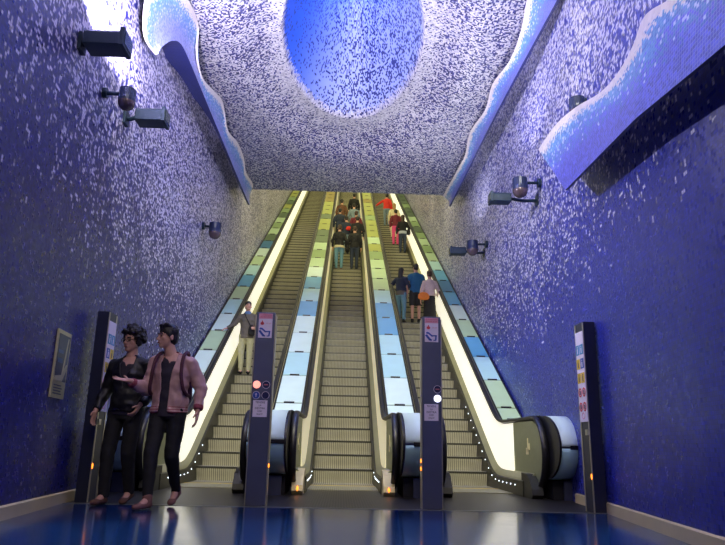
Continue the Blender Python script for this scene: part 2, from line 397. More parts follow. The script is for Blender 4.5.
# ------------------------------------------------------------------ wave reliefs on the walls
def resample(pts, n):
    d = [0]
    for a, c in zip(pts, pts[1:]): d.append(d[-1] + hypot(c[0] - a[0], c[1] - a[1]))
    out = []
    P = [V((p[0], p[1])) for p in pts]
    for i in range(n):
        t = d[-1] * i / (n - 1); k = 0
        while k < len(d) - 2 and d[k + 1] < t: k += 1
        f = (t - d[k]) / (d[k + 1] - d[k])
        p0, p1, p2, p3 = P[max(k - 1, 0)], P[k], P[k + 1], P[min(k + 2, len(P) - 1)]
        q = .5 * ((2 * p1) + (p2 - p0) * f + (2 * p0 - 5 * p1 + 4 * p2 - p3) * f * f + (3 * p1 - p0 - 3 * p2 + p3) * f ** 3)
        out.append(q)
    return out
def wave(name, rim, low, xf, thick, sgn, m, m_back, label, n=90, mrows=14):
    """sheet between a wavy rim and a straight lower edge; xf(t, y) = distance of its face from x = 0; thick towards the wall"""
    A, B = resample(rim, n), resample(low, n); vs = []; rimv = []
    for layer in (0, 1):
        for i in range(n):
            for k in range(mrows + 1):
                t = k / mrows; p = A[i].lerp(B[i], t)
                x = xf(t, p.x, i / (n - 1)) + layer * (.03 + thick(i / (n - 1)) * t ** 1.5 if callable(thick) else thick)
                vs.append((sgn * x, p.x, p.y)); rimv.append(t)
    R = mrows + 1; N = n * R; fs = []; back = []
    for i in range(n - 1):
        for k in range(mrows):
            a = i * R + k; fs.append((a, a + 1, a + R + 1, a + R)); back.append((N + a, N + a + R, N + a + R + 1, N + a + 1))
        for k in (0, mrows):
            a = i * R + k; (fs if k == 0 else back).append((a, a + R, N + a + R, N + a))
    for i in (0, n - 1):
        for k in range(mrows):
            a = i * R + k; fs.append((a, a + 1, N + a + 1, N + a))
    me = bpy.data.meshes.new(name); me.from_pydata(vs, [], fs + back)
    me.materials.append(m); me.materials.append(m_back)
    me.polygons.foreach_set('material_index', [0] * len(fs) + [1] * len(back))
    at = me.attributes.new('rim', 'FLOAT', 'POINT'); at.data.foreach_set('value', rimv)
    bm = bmesh.new(); bm.from_mesh(me); bmesh.ops.recalc_face_normals(bm, faces=bm.faces); bm.to_mesh(me); bm.free()
    o = bpy.data.objects.new(name, me); COL.objects.link(o)
    return tag(o, label, 'wall relief')
m_under = mat('wave_underside_shaded', (.012, .016, .10), .4, nscale=40, noise_amt=.5)  # underside tile darkened, its shade put into the colour
MW1 = mosaic_wave('near_wave_mosaic', (.022, .028, .34)); MW2 = mosaic_wave('far_wave_mosaic', (.03, .05, .34)); MW3 = mosaic_wave('left_wave_mosaic', (.12, .15, .40))
def lean(pts, off):
    out = []
    for y, z in pts:
        k = 1.0
        for _ in range(12): k = (lerp_wall(WR, y * k) - off) / 2.4
        out.append((y * k, .63 + (z - .63) * k))
    return out
wave('mosaic_wave', lean([(3.3, 4.0), (3.9, 3.86), (4.22, 3.96), (4.59, 4.09), (4.84, 3.98), (5.16, 3.92), (5.58, 3.96), (6.24, 4.16), (6.89, 4.29), (7.56, 4.30)], .24),
     lean([(2.7, 3.08), (3.63, 3.17), (6.69, 3.40)], .34), lambda t, y, s: lerp_wall(WR, y) - .24 - .10 * t, .03, 1, MW1, m_under,
     'large blue mosaic wave relief jutting from right wall nearest the camera')
wave('mosaic_wave', [(8.1, 7.34), (8.68, 7.37), (9.07, 7.11), (9.78, 7.03), (11.11, 7.34), (11.76, 7.17), (13.3, 7.46), (13.94, 7.2), (14.6, 7.24), (16.74, 7.46), (17.3, 7.48)],
     [(6.9, 6.36), (7.39, 6.39), (10.96, 6.62), (15.81, 6.78), (16.13, 6.79)], lambda t, y, s: 2.7 + .06 * sin(t * 3.1), .04, 1, MW2, m_under,
     'narrower mosaic wave relief high on right wall, meeting the ceiling edge')
wave('mosaic_wave', [(7.82, 5.62), (7.35, 5.55), (7.2, 5.8), (7.3, 6.2), (8.1, 7.0), (9.2, 7.42), (9.75, 7.4), (9.8, 6.99), (10.29, 6.80), (11.35, 7.12), (12.13, 7.34), (12.86, 7.09), (14.1, 7.40), (15.1, 7.46), (15.53, 7.28), (16.6, 7.46), (16.9, 7.45)],
     [(7.86, 5.66), (7.97, 5.84), (8.38, 6.22), (8.83, 6.47), (9.42, 6.54), (10.62, 6.57), (15.8, 6.71), (16.54, 6.77)], lambda t, y, s: 2.6 + .05 * sin(t * 3.1), lambda s: .02 + .34 * (1 - sm((s - .12) / .42)) * sm(s / .09), -1, MW3, m_under,
     'curling mosaic wave relief high on left wall beside the ceiling')

# ------------------------------------------------------------------ escalators
def soft(y, yt, k=.14):
    u = (y - yt) / k
    return S30 * (k * u if u > 30 else k * log(1 + exp(u)))
Y_END = 42.0
def ys_from(a, b=Y_END):
    out = [a]; y = a
    while y < 12.4: y += .08; out.append(y)
    y = 13
    while y < b: out.append(y); y += 1.5
    out.append(b); return out
N_ARC = [(8.62 + .0, 0)]
def rail_path():
    p = []
    for i in range(17):
        a = -pi / 2 - pi * i / 16
        p.append((9.12 + .50 * cos(a), .565 + .475 * sin(a)))
    p = [(9.5, .09)] + p
    for y in ys_from(9.3): p.append((y, 1.04 + soft(y, 11.13)))
    return p
protos = {}
def escalator(cx, label, panel_mats, leds):
    E = empty('escalator', (cx, YC, 0), label, 'escalator', 'escalators side by side in the hall')
    def put(mb, name, **k):
        o = mb.build(name, E, **k); o.matrix_parent_inverse = Matrix.Translation((-cx, -YC, 0)); return o
    # steps
    if 'step' not in protos:
        b = MB(); prof = [(RUN + .02, 0), (0.015, 0), (0, -.012)]
        for i in range(1, 9):
            a = i / 8; prof.append((.055 * sin(a * pi / 2) ** 1.6 + .0, -.012 - (RISE - .012) * a))
        prof += [(RUN + .02, -RISE)]
        b.prism(prof, 'x', -.497, .497, M['riser'])
        b.prism([(.02, .0), (RUN + .02, .0), (RUN + .02, .004), (.02, .004)], 'x', -.497, .497, M['tread'])
        b.box((-.497, -.004, -.026), (.497, .02, .005), M['skirt'])
        o = b.build('step', E); protos['step'] = o
        first = o
    else:
        first = mark(protos['step'], E)
    k0 = 0
    ztop = {}
    lst = [(-1, .004, 0), (0, .006, 0)] + [(k, RISE * k, 0) for k in range(1, 77)]
    for i, (k, z, _) in enumerate(lst):
        o = first if i == 0 else mark(protos['step'], E)
        yy = RUN * k if k >= 1 else (RUN * k)
        o.location = (0, yy, z if k >= 1 else z - .0)
    b = MB(); b.box((cx - .56, 9.75, -.01), (cx + .56, YC - .36, .012), M['comb']); b.prism([(YC - .36, .0), (YC - .36, .016), (YC - .30, .006)], 'x', cx - .5, cx + .5, M['yellow'])
    put(b, 'comb_plate')
    rp = rail_path(); yy = ys_from(9.35)
    for s, pm in zip((-1, 1), panel_mats):
        # skirt and inner decking
        b = MB(); path = [(y, soft(y, YC + .02)) for y in ys_from(9.2)]
        b.sweep([(cx + s * .502, -.25), (cx + s * .502, .20), (cx + s * .53, .22), (cx + s * .56, .10), (cx + s * .56, -.25)], path, M['skirt']); sk = put(b, 'skirt_panel')
        b = MB(); path = [(y, soft(y, YC + .05)) for y in ys_from(9.0)]
        b.sweep([(cx + s * .515, .205), (cx + s * .535, .235), (cx + s * .615, .31), (cx + s * .66, .31), (cx + s * .66, .15), (cx + s * .545, .15)], path, M['inner_deck'])
        b.prism([(8.84, .0), (8.78, .05), (8.80, .12), (8.92, .24), (9.04, .30), (9.3, .31), (9.3, .0)], 'x', cx + s * .515, cx + s * .66, M['brass'] if cx == EX[1] else M['skirt'])
        put(b, 'inner_decking')
        # lit balustrade panel (from the newel boundary up) and unlit newel panel
        def topz(y): return 1.00 + soft(y, 11.13)
        def botz(y): return .30 + soft(y, YC + .05)
        def panel(ysl, m, name):
            bb = MB(); vs = []
            for y in ysl: vs += [(cx + s * .61, y, botz(y)), (cx + s * .648, y, topz(y)), (cx + s * .672, y, topz(y)), (cx + s * .66, y, botz(y))]
            n = len(ysl)
            fs = [(4 * i + k, 4 * i + (k + 1) % 4, 4 * i + 4 + (k + 1) % 4, 4 * i + 4 + k) for i in range(n - 1) for k in range(4)] + [(0, 1, 2, 3), (4 * n - 4, 4 * n - 3, 4 * n - 2, 4 * n - 1)]
            bb.add(vs, fs, m); return put(bb, name)
        panel(ys_from(10.08), pm, 'balustrade_panel')
        b = MB(); prof = [(10.08, .30), (10.08, 1.0)] + [(9.12 + .455 * cos(a), .565 + .43 * sin(a)) for a in [pi / 2 + pi * i / 14 for i in range(15)]] + [(9.4, .12), (9.4, .30)]
        b.prism(prof, 'x', cx + s * .63, cx + s * .668, M['newel']); nw = put(b, 'newel')
        b = MB(); xx = cx + s * .627
        for y0, y1, z0, z1 in ((9.30, 9.322, .55, .77), (9.25, 9.365, .61, .632), (9.235, 9.257, .61, .70), (9.37, 9.392, .55, .64)):
            b.box((xx - .008, y0, z0), (xx + .008, y1, z1), M['gold'])
        em = b.build('emblem', nw); 
        # handrail
        b = MB(); pf = []
        n = len(rp); vs = []; seg = 10
        for i, (y, z) in enumerate(rp):
            a, c = rp[max(i - 1, 0)], rp[min(i + 1, n - 1)]; ty, tz = c[0] - a[0], c[1] - a[1]; l = hypot(ty, tz); ny, nz = -tz / l, ty / l
            for k in range(seg):
                an = 2 * pi * k / seg; px, pn = .046 * cos(an), .028 * sin(an)
                vs.append((cx + s * .655 + px, y + ny * pn, z + nz * pn))
        fs = [(i * seg + k, i * seg + (k + 1) % seg, (i + 1) * seg + (k + 1) % seg, (i + 1) * seg + k) for i in range(n - 1) for k in range(seg)] + [tuple(range(seg)), tuple(range((n - 1) * seg, n * seg))]
        b.add(vs, fs, M['rubber']); put(b, 'handrail', smooth=True)
        b = MB(); b.ball((cx + s * .585, 8.79, .075), (.014, .014, .034), M['orange']); put(b, 'indicator_light') if cx == EX[1] else None
        for j in range(leds):
            y = 9.6 + .24 * j; z = .135 + soft(y, YC + .02)
            b = MB(); b.ball((cx + s * .500, y, z), (.006, .009, .009), M['led'], 8, 5); put(b, 'skirt_light')
    return E
W, A_ = M['panel_white'], M['panel_warm']
EX = (-1.88, .05, 1.97)
escalator(EX[0], 'leftmost of the three escalators, with one man riding down', (W, A_), 10)
escalator(EX[1], 'middle escalator between the two central sign pillars, crowded at top', (A_, A_), 7)
escalator(EX[2], 'rightmost escalator, with a group of three riding behind the pillar', (A_, W), 16)

# ------------------------------------------------------------------ glass decks between and beside the escalators
def deckz(y): return 1.06 + soft(y, 11.15, .06)
SEQ = {  # tint per panel from the bottom up, imitating the reflections in the glass
 'wl': 'pale pale pale mint pale cyan mint blue cyan mint pale deep dim mint green mint dim green lime dim green lime lime lime amber lime lime'.split(),
 'cl': 'pale pale cyan pale pale blue cyan blue pale mint green mint dim dim lime lime dim lime lime lime amber amber amber amber amber amber amber'.split(),
 'cr': 'pale pale cyan cyan blue blue cyan mint mint mint green lime mint lime lime lime green lime lime lime amber lime lime lime lime amber amber'.split(),
 'wr': 'mint mint cyan blue mint pale blue deep blue cyan mint green mint green dim green mint dim dim green dim dim dim lime lime amber dim'.split()}
def deck(x0, x1, key, label):
    D = empty('glass_deck', ((x0 + x1) / 2, 9.0, 0), label, 'escalator deck', 'glass decks between the escalators')
    inv = Matrix.Translation((-(x0 + x1) / 2, -9.0, 0))
    def put(mb, name, **k):
        o = mb.build(name, D, **k); o.matrix_parent_inverse = inv; return o
    q = M['glass']; seq = SEQ[key]
    # dark trough that carries the panels
    b = MB(); path = [(y, deckz(y)) for y in [9.0, 10, 11, 11.08] + [11.15 + .02 * i for i in range(5)] + [11.4, 12, 20, 30, Y_END]]
    b.sweep([(x0, -.05), (x0, -.012), (x1, -.012), (x1, -.05)], path, M['dark_gap'])
    for sx in (x0, x1): b.sweep([(sx - .012, -.5), (sx - .012, .006), (sx + .012, .006), (sx + .012, -.5)], path, M['steel_dark'])
    put(b, 'deck_frame')
    bounds = [9.35, 10.35, 11.17, 11.58] + [12.58 + i for i in range(31)]
    for i, (a, c) in enumerate(zip(bounds, bounds[1:])):
        if a >= Y_END - .2: break
        c = min(c, Y_END)
        b = MB(); yl = [a + .022, c - .022]
        b.sweep([(x0 + .02, -.012), (x0 + .02, .004), (x1 - .02, .004), (x1 - .02, -.012)], [(y, deckz(y)) for y in yl], q[seq[max(0, min(i - 2, len(seq) - 1))]])
        put(b, 'glass_panel')
        b = MB(); mx = (x0 + x1) / 2
        b.sweep([(mx - .09, .0), (mx - .09, .02), (mx + .09, .02), (mx + .09, .0)], [(y, deckz(y)) for y in (c - .014, c + .014)], M['steel_dark']); put(b, 'panel_clip')
    # rounded end cap: upper and lower glass, joint strip, foot plate
    def arc(a0, a1, n=14): return [(8.86 + .66 * cos(a0 + (a1 - a0) * i / n), .65 + .405 * sin(a0 + (a1 - a0) * i / n)) for i in range(n + 1)]
    def shell(pts, m, name):
        b = MB(); n = len(pts); vs = []
        for y, z in pts: vs += [(x0 + .02, y, z), (x1 - .02, y, z)]
        inn = []
        for i, (y, z) in enumerate(pts):
            dy, dz = y - 8.9, z - .65; l = hypot(dy, dz); inn += [(x0 + .02, y - dy / l * .02, z - dz / l * .02), (x1 - .02, y - dy / l * .02, z - dz / l * .02)]
        vs += inn; N = 2 * n
        fs = [(2 * i, 2 * i + 1, 2 * i + 3, 2 * i + 2) for i in range(n - 1)] + [(N + 2 * i, N + 2 * i + 2, N + 2 * i + 3, N + 2 * i + 1) for i in range(n - 1)]
        fs += [(2 * i, 2 * i + 2, N + 2 * i + 2, N + 2 * i) for i in range(n - 1)] + [(2 * i + 1, N + 2 * i + 1, N + 2 * i + 3, 2 * i + 3) for i in range(n - 1)] + [(0, N, N + 1, 1), (2 * n - 2, 2 * n - 1, N + 2 * n - 1, N + 2 * n - 2)]
        b.add(vs, fs, m); return put(b, name, smooth=True)
    shell([(9.33, 1.058), (9.1, 1.058)] + arc(pi / 2, pi - .03), q['pale'], 'end_glass')
    shell(arc(pi + .03, 3 * pi / 2) + [(9.3, .245)], q['cyan'], 'end_glass')
    b = MB(); b.box((x0 + .12, 8.185, .625), (x1 - .0, 8.215, .675), M['steel_dark']); put(b, 'joint_strip', bevel=.004)
    b = MB()
    for sx in (x0, x1): b.prism([(9.4, .24)] + [(9.4, 1.066)] + arc(pi / 2, 3 * pi / 2, 24), 'x', sx - .012, sx + .012, M['steel_dark'])
    put(b, 'end_frame')
    b = MB(); b.box((x0 + .16, 8.62, 0), (x1 - .06, 8.66, .235), M['pillar']); b.box((x0 + .04, 8.7, 0), (x1 - .02, 9.6, .235), M['dark_gap']); put(b, 'foot_plate')
    return D
deck(-2.99, -2.60, 'wl', 'strip of glass panels tinted with reflected light along left wall beside the left escalator')
deck(-1.155, -.67, 'cl', 'strip of glass panels tinted with reflected light between left and middle escalators')
deck(.77, 1.25, 'cr', 'strip of glass panels tinted with reflected light between middle and right escalators')
deck(2.69, 3.06, 'wr', 'strip of glass panels tinted with reflected light along right wall beside the right escalator')

# ------------------------------------------------------------------ sign pillars
RX = Matrix.Rotation(pi / 2, 4, 'X')       # lettering that faces -Y
def disc(mb, x, y, z, r, m, ax='y', th=.006):
    pts = [(r * cos(2 * pi * i / 20), r * sin(2 * pi * i / 20)) for i in range(20)]
    if ax == 'y': mb.prism([(x + a, z + c) for a, c in pts], 'y', y - th, y, m)
    else: mb.prism([(y + a, z + c) for a, c in pts], 'x', x - th, x + th, m)
def centre_pillar(x, label, lamps):
    P = empty('sign_pillar', (x, 7.22, 0), label, 'sign pillar', 'steel sign pillars in front of the escalators')
    h, hw, d = 2.03, .102, .12; f = -d / 2
    b = MB(); b.box((-hw, f, 0), (hw, d / 2, h), M['pillar']); b.build('body', P, bevel=.006)
    b = MB(); b.box((-hw - .012, f + .01, 0), (-hw, d / 2, h - .03), M['pillar_edge']); b.box((hw, f + .01, 0), (hw + .012, d / 2, h - .03), M['pillar_edge']); b.build('edge_strip', P)
    b = MB(); b.box((-.075, f - .006, 1.68), (.075, f, 2.0), M['sign']); sg = b.build('safety_sign', P, bevel=.002)
    b = MB(); b.box((-.074, f - .008, 1.93), (.074, f - .005, 1.999), M['pink']); b.build('header', sg)
    lettering('lettering', 'IN EMERGENZA', .018, M['red'], sg, Matrix.Translation((0, f - .009, 1.98)) @ RX)
    lettering('lettering', 'PREMERE STOP', .018, M['red'], sg, Matrix.Translation((0, f - .009, 1.952)) @ RX)
    b = MB(); disc(b, -.035, f - .005, 1.868, .02, M['red']); b.box((-.04, f - .010, 1.885), (-.03, f - .005, 1.905), M['red']); b.build('red_button_symbol', sg)
    lettering('lettering', 'STOP', .022, M['rose'], sg, Matrix.Translation((.035, f - .007, 1.868)) @ RX)
    b = MB()                                     # blue figure fallen on a moving stair
    def bar(p, q, w):
        p, q = V(p), V(q); n = (q - p).normalized(); n = V((-n.y, n.x)) * w / 2
        b.prism([tuple(p + n), tuple(q + n), tuple(q - n), tuple(p - n)], 'y', f - .010, f - .005, M['blue'])
    bar((-.062, 1.775), (-.015, 1.705), .024); bar((-.04, 1.805), (.01, 1.755), .018); bar((.0, 1.762), (.05, 1.765), .016); bar((.05, 1.772), (.045, 1.705), .016); bar((-.02, 1.72), (.0, 1.70), .02); bar((.02, 1.705), (.05, 1.705), .012)
    disc(b, -.048, f - .005, 1.80, .013, M['blue']); b.build('figure_symbol', sg); sg.scale.z = .85; sg.location.z = .315
    for (lx, lz, kind) in lamps:
        b = MB(); disc(b, lx, f, lz, .042, M['sign'], th=.006)
        if kind == 'noentry': disc(b, lx, f - .006, lz, .037, M['navy'], th=.004)
        elif kind == 'red': disc(b, lx, f - .006, lz, .039, M['redlamp'], th=.012)
        elif kind == 'white': disc(b, lx, f - .006, lz, .037, M['whitelamp'], th=.012)
        elif kind == 'up': disc(b, lx, f - .006, lz, .037, M['blue'], th=.004)
        else: disc(b, lx, f - .006, lz, .037, M['navy'], th=.004)
        o = b.build({'noentry': 'no_entry_light', 'red': 'red_light', 'white': 'white_light', 'up': 'arrow_light'}.get(kind, 'blue_light'), P)
        if kind == 'noentry':
            c = MB(); c.box((lx - .022, f - .014, lz - .006), (lx + .022, f - .009, lz + .006), M['rose'])
            c.build('bar_symbol', o)
        if kind == 'up':
            c = MB(); c.box((lx - .004, f - .014, lz - .02), (lx + .004, f - .009, lz + .01), M['sign']); c.prism([(lx - .014, lz + .006), (lx + .014, lz + .006), (lx, lz + .022)], 'y', f - .014, f - .009, M['sign']); c.build('arrow_symbol', o)
    zb = .895
    b = MB(); b.box((-.083, f - .006, zb), (.07, f, zb + .175), M['sign']); ns = b.build('notice', P, bevel=.002)
    for i, (t, s) in enumerate((('TENERE', .03), ('LA', .026), ('DESTRA', .03), ('KEEP', .022), ('RIGHT', .022))):
        lettering('lettering', t, s, M['ink'], ns, Matrix.Translation((-.006, f - .007, zb + .152 - .031 * i)) @ RX)
    b = MB()
    for z in (.40, .48) if x > 0 else (.40,): b.ball((-hw - .016 if x > 0 else hw + .016, f + .02, z), (.008, .02, .022), M['orange'])
    b.build('orange_light', P)
    return P
zl = 1.235
centre_pillar(-.865, 'left of the two central steel sign pillars, with lit red lamp', [(-.055, zl, 'red'), (.045, zl, 'noentry'), (-.055, zl - .112, 'up'), (.045, zl - .112, 'off')])
centre_pillar(.972, 'right of the two central steel sign pillars, with lit white lamp', [(.06, zl - .005, 'noentry'), (.06, zl - .105, 'white')])
def side_pillar(x, y, s, label):
    """dark post by a side wall; s = +1 when its notice strip faces +x"""
    P = empty('notice_post', (x, y, 0), label, 'notice post', 'dark notice posts by the side walls')
    b = MB(); b.box((-.065, -.13, 0), (.065, .13, 2.0), M['pillar_dark']); b.build('body', P, bevel=.005)
    b = MB(); b.box((s * .066 - .004, -.13, 0), (s * .066 + .004, -.105, 1.99), M['pillar_edge']); b.box((s * .066 - .004, .10, 0), (s * .066 + .004, .13, 1.99), M['pillar_edge']); b.build('edge_strip', P)
    bx = s * .074
    b = MB(); b.box((bx - .004, -.125, .92), (bx + .004, .10, 1.90), M['sign']); sg = b.build('notice_strip', P, bevel=.003)
    fx = s * .079
    rows = [('cyan', 'cyan'), ('blue', 'yellow'), ('yellow', 'yellow'), ('rose', 'rose'), ('rose', 'rose')]
    for i, (c1, c2) in enumerate(rows):
        z = 1.70 - .155 * i
        for yy, c in ((-.068, c1), (.045, c2)):
            q = MB()
            if c == 'rose':
                for t in range(18):
                    a0, a1 = 2 * pi * t / 18, 2 * pi * (t + 1) / 18
                    q.prism([(yy + .045 * cos(a0), z + .05 * sin(a0)), (yy + .045 * cos(a1), z + .05 * sin(a1)), (yy + .03 * cos(a1), z + .034 * sin(a1)), (yy + .03 * cos(a0), z + .034 * sin(a0))], 'x', fx - .002, fx + .002, M['red'])
                q.box((fx - .002, yy - .012, z - .024), (fx + .002, yy + .012, z + .02), M['ink'])
                q.build('red_pictogram', sg)
            else:
                q.box((fx - .002, yy - .047, z - .055), (fx + .002, yy + .047, z + .055), M[c]); mm = M['sign'] if c != 'yellow' else M['ink']
                q.box((fx - .003, yy - .012, z - .04), (fx + .003, yy + .012, z + .015), mm); q.ball((fx, yy, z + .03), (.004, .012, .012), mm, 8, 5)
                q.build({'cyan': 'blue_pictogram', 'blue': 'blue_pictogram', 'yellow': 'yellow_pictogram'}[c], sg)
    q = MB()
    for t in range(18):
        a0, a1 = 2 * pi * t / 18, 2 * pi * (t + 1) / 18
        q.prism([(-.012 + .045 * cos(a0), .985 + .035 * sin(a0)), (-.012 + .045 * cos(a1), .985 + .035 * sin(a1)), (-.012 + .036 * cos(a1), .985 + .026 * sin(a1)), (-.012 + .036 * cos(a0), .985 + .026 * sin(a0))], 'x', fx - .002, fx + .002, M['pink'])
    q.build('pale_pictogram', sg)
    b = MB(); b.box((bx - .006, -.10, .78), (bx + .006, -.03, .84), M['pillar_edge']); b.build('latch', P)
    b = MB(); b.ball((s * .074, -.115, .36), (.006, .012, .03), M['orange']); b.build('orange_light', P)
side_pillar(-2.655, 7.32, 1, 'dark notice post by left wall behind the curly-haired man')
side_pillar(2.70, 7.18, -1, 'dark notice post by right wall beyond the right escalator')

# poster on the left wall
yp0, yp1 = 6.20, 6.62
xw = lerp_wall(WL, 6.4) ; ang = atan2(.10, 1)
P = empty('poster', (xw, 6.41, 1.0), 'framed poster hanging on the blue left wall', 'poster'); P.rotation_euler = (0, 0, atan2(.30, 3.0))
b = MB(); b.box((.004, -.20, 0), (.022, .20, .64), M['frame']); b.build('frame', P, bevel=.003)
b = MB(); b.box((.02, -.165, .16), (.026, .165, .60), M['p_dark']); pc = b.build('picture', P)
b = MB(); b.prism([(-.165, .20), (.02, .22), (.13, .33), (.165, .33), (.165, .29), (.05, .16), (-.165, .16)], 'x', .024, .029, M['p_light']); b.prism([(.02, .22), (.06, .25), (.13, .58), (.10, .58)], 'x', .024, .029, M['p_light'])
b.box((.024, -.13, .33), (.029, .0, .37), M['p_blue']); b.box((.024, -.14, .42), (.028, .0, .45), M['p_blue']); b.build('picture_shape', pc)
b = MB()
for i in range(4): b.box((.021, -.15, .035 + .026 * i), (.0245, .10 - .03 * (i % 2), .045 + .026 * i), M['p_dark'])
b.build('caption_lines', P)

# ------------------------------------------------------------------ floodlights and globe fixtures on the walls
def floodlight(loc, aim, label, size=(.30, .17, .46), wallx=None):
    """box housing whose long axis is aim; bracket reaches back to the wall"""
    P = empty('floodlight', loc, label, 'floodlight', 'dark floodlights on the walls')
    f = V(aim).normalized(); r = f.cross(V((0, 0, 1))).normalized(); u = r.cross(f)
    R = Matrix((r, f, u)).transposed().to_4x4()
    w, h, l = size; b = MB()
    pr = [(-w / 2, -h / 2), (w / 2, -h / 2), (w / 2, h * .28), (w * .36, h / 2), (-w * .36, h / 2), (-w / 2, h * .28)]
    m = MB(); m.prism(pr, 'y', -l / 2, l / 2, M['flood']); m.v = [tuple(R @ V(v)) for v in m.v]; m.build('housing', P, bevel=.008)
    m = MB(); m.box((-w / 2 - .012, l / 2 - .03, -h / 2 - .012), (w / 2 + .012, l / 2 + .015, h / 2 + .012), M['flood'], R); m.build('visor', P, bevel=.006)
    m = MB(); m.box((-w / 2 + .02, l / 2 + .012, -h / 2 + .02), (w / 2 - .02, l / 2 + .022, h / 2 - .02), M['lens'], R); m.build('lens', P)
    m = MB(); back = R @ V((0, -l / 2, 0)); wp = V((wallx - loc[0], back.y + .0, back.z - .02))
    m.tube([back, (back + wp) / 2 + V((0, 0, -.02)), wp], .028, M['flood'], 8)
    sg = 1 if wallx < 0 else -1
    m.box((wp.x - .01, wp.y - .07, wp.z - .09), (wp.x + .03 * sg + .01, wp.y + .07, wp.z + .09), M['flood']); m.build('bracket', P)
    return P
def globe(loc, wallx, label, r=.13):
    P = empty('globe_fixture', loc, label, 'globe fixture', 'dark globe fixtures on the walls')
    m = MB(); m.ball((0, 0, .0), (r, r, r * 1.25), M['flood_dome'], 18, 12); m.tube([(0, 0, r * .2), (0, 0, r * 1.28)], r * .97, M['flood_dome'], 18); m.build('housing', P, smooth=False)
    m = MB(); m.ball((0, 0, -r * .35), (r * .98, r * .98, r * 1.02), M['dome_glass'], 18, 10); m.build('lens', P, smooth=True)
    m = MB(); dx = wallx - loc[0]; m.tube([(0, 0, r * .7), (dx * .5, .0, r * .75), (dx, 0, r * .8)], .025, M['flood'], 8); sg = -1 if dx > 0 else 1
    m.tube([(dx, 0, r * .8), (dx + sg * .05, 0, r * .8)], r * .62, M['flood'], 14); m.build('bracket', P)
    return P
wl = lambda y: lerp_wall(WL, y); wr = lambda y: lerp_wall(WR, y)
floodlight((-2.40, 5.71, 4.39), (1, 0, 0), 'largest dark floodlight, highest on the left wall', (.24, .17, .38), wl(5.7))
globe((-2.48, 6.62, 4.28), wl(6.62), 'globe fixture between the two floodlights on left wall', .095)
floodlight((-2.50, 7.58, 4.57), (1, 0, 0), 'smaller floodlight on left wall, below the globe fixture', (.24, .17, .36), wl(7.6))
globe((-2.75, 13.1, 4.89), wl(13.1), 'small lone globe fixture far along left wall', .13)
globe((2.70, 9.51, 4.58), wr(9.51), 'globe fixture on right wall below the near mosaic wave', .12)
floodlight((2.44, 9.75, 4.49), (-1, 0, 0), 'dark floodlight on right wall beside the nearer globe fixture', (.20, .15, .32), wr(9.75))
globe((2.76, 13.62, 4.84), wr(13.62), 'globe fixture on right wall nearest the escalator tunnel', .125)
floodlight((2.50, 13.95, 4.86), (-1, 0, 0), 'dark floodlight on right wall nearest the escalator tunnel', (.20, .16, .34), wr(13.95))
globe((2.645, 6.80, 4.47), wr(6.80), 'globe fixture half hidden above the near mosaic wave', .095)

# ------------------------------------------------------------------ people
def frame(d, up=(0, 0, 1)):
    d = V(d).normalized(); a = V(up); 
    if abs(d.dot(a)) > .98: a = V((0, 1, 0))
    r = d.cross(a).normalized(); u = r.cross(d); return Matrix((r, d, u)).transposed()
def caps(mb, a, c, r0, r1, m=None, flat0=False, flat1=False, seg=14, sq=(1, 1)):
    """tapered limb from a to c; round or flat ended; sq squeezes the section"""
    a, c = V(a), V(c); F = frame(c - a); L = (c - a).length; rings = []
    if not flat0: rings += [(-r0 * cos(t), r0 * sin(t)) for t in (.02, .5, 1.0, 1.35)]
    rings += [(0, r0), (L, r1)]
    if not flat1: rings += [(L + r1 * sin(t), r1 * cos(t)) for t in (.25, .6, 1.1, 1.55)]
    vs = [a + F @ V((rr * cos(2 * pi * k / seg) * sq[0], y, rr * sin(2 * pi * k / seg) * sq[1])) for y, rr in rings for k in range(seg)]
    n = len(rings)
    fs = [(i * seg + k, i * seg + (k + 1) % seg, (i + 1) * seg + (k + 1) % seg, (i + 1) * seg + k) for i in range(n - 1) for k in range(seg)] + [tuple(range(seg))[::-1], tuple(range((n - 1) * seg, n * seg))]
    mb.add(vs, fs, m)
def loft(mb, secs, m=None, seg=20):
    """stack of ellipses (x, y, z, rx, ry)"""
    vs = [(x + rx * cos(2 * pi * k / seg), y + ry * sin(2 * pi * k / seg), z) for (x, y, z, rx, ry) in secs for k in range(seg)]; n = len(secs)
    fs = [(i * seg + k, i * seg + (k + 1) % seg, (i + 1) * seg + (k + 1) % seg, (i + 1) * seg + k) for i in range(n - 1) for k in range(seg)] + [tuple(range(seg))[::-1], tuple(range((n - 1) * seg, n * seg))]
    mb.add(vs, fs, m)
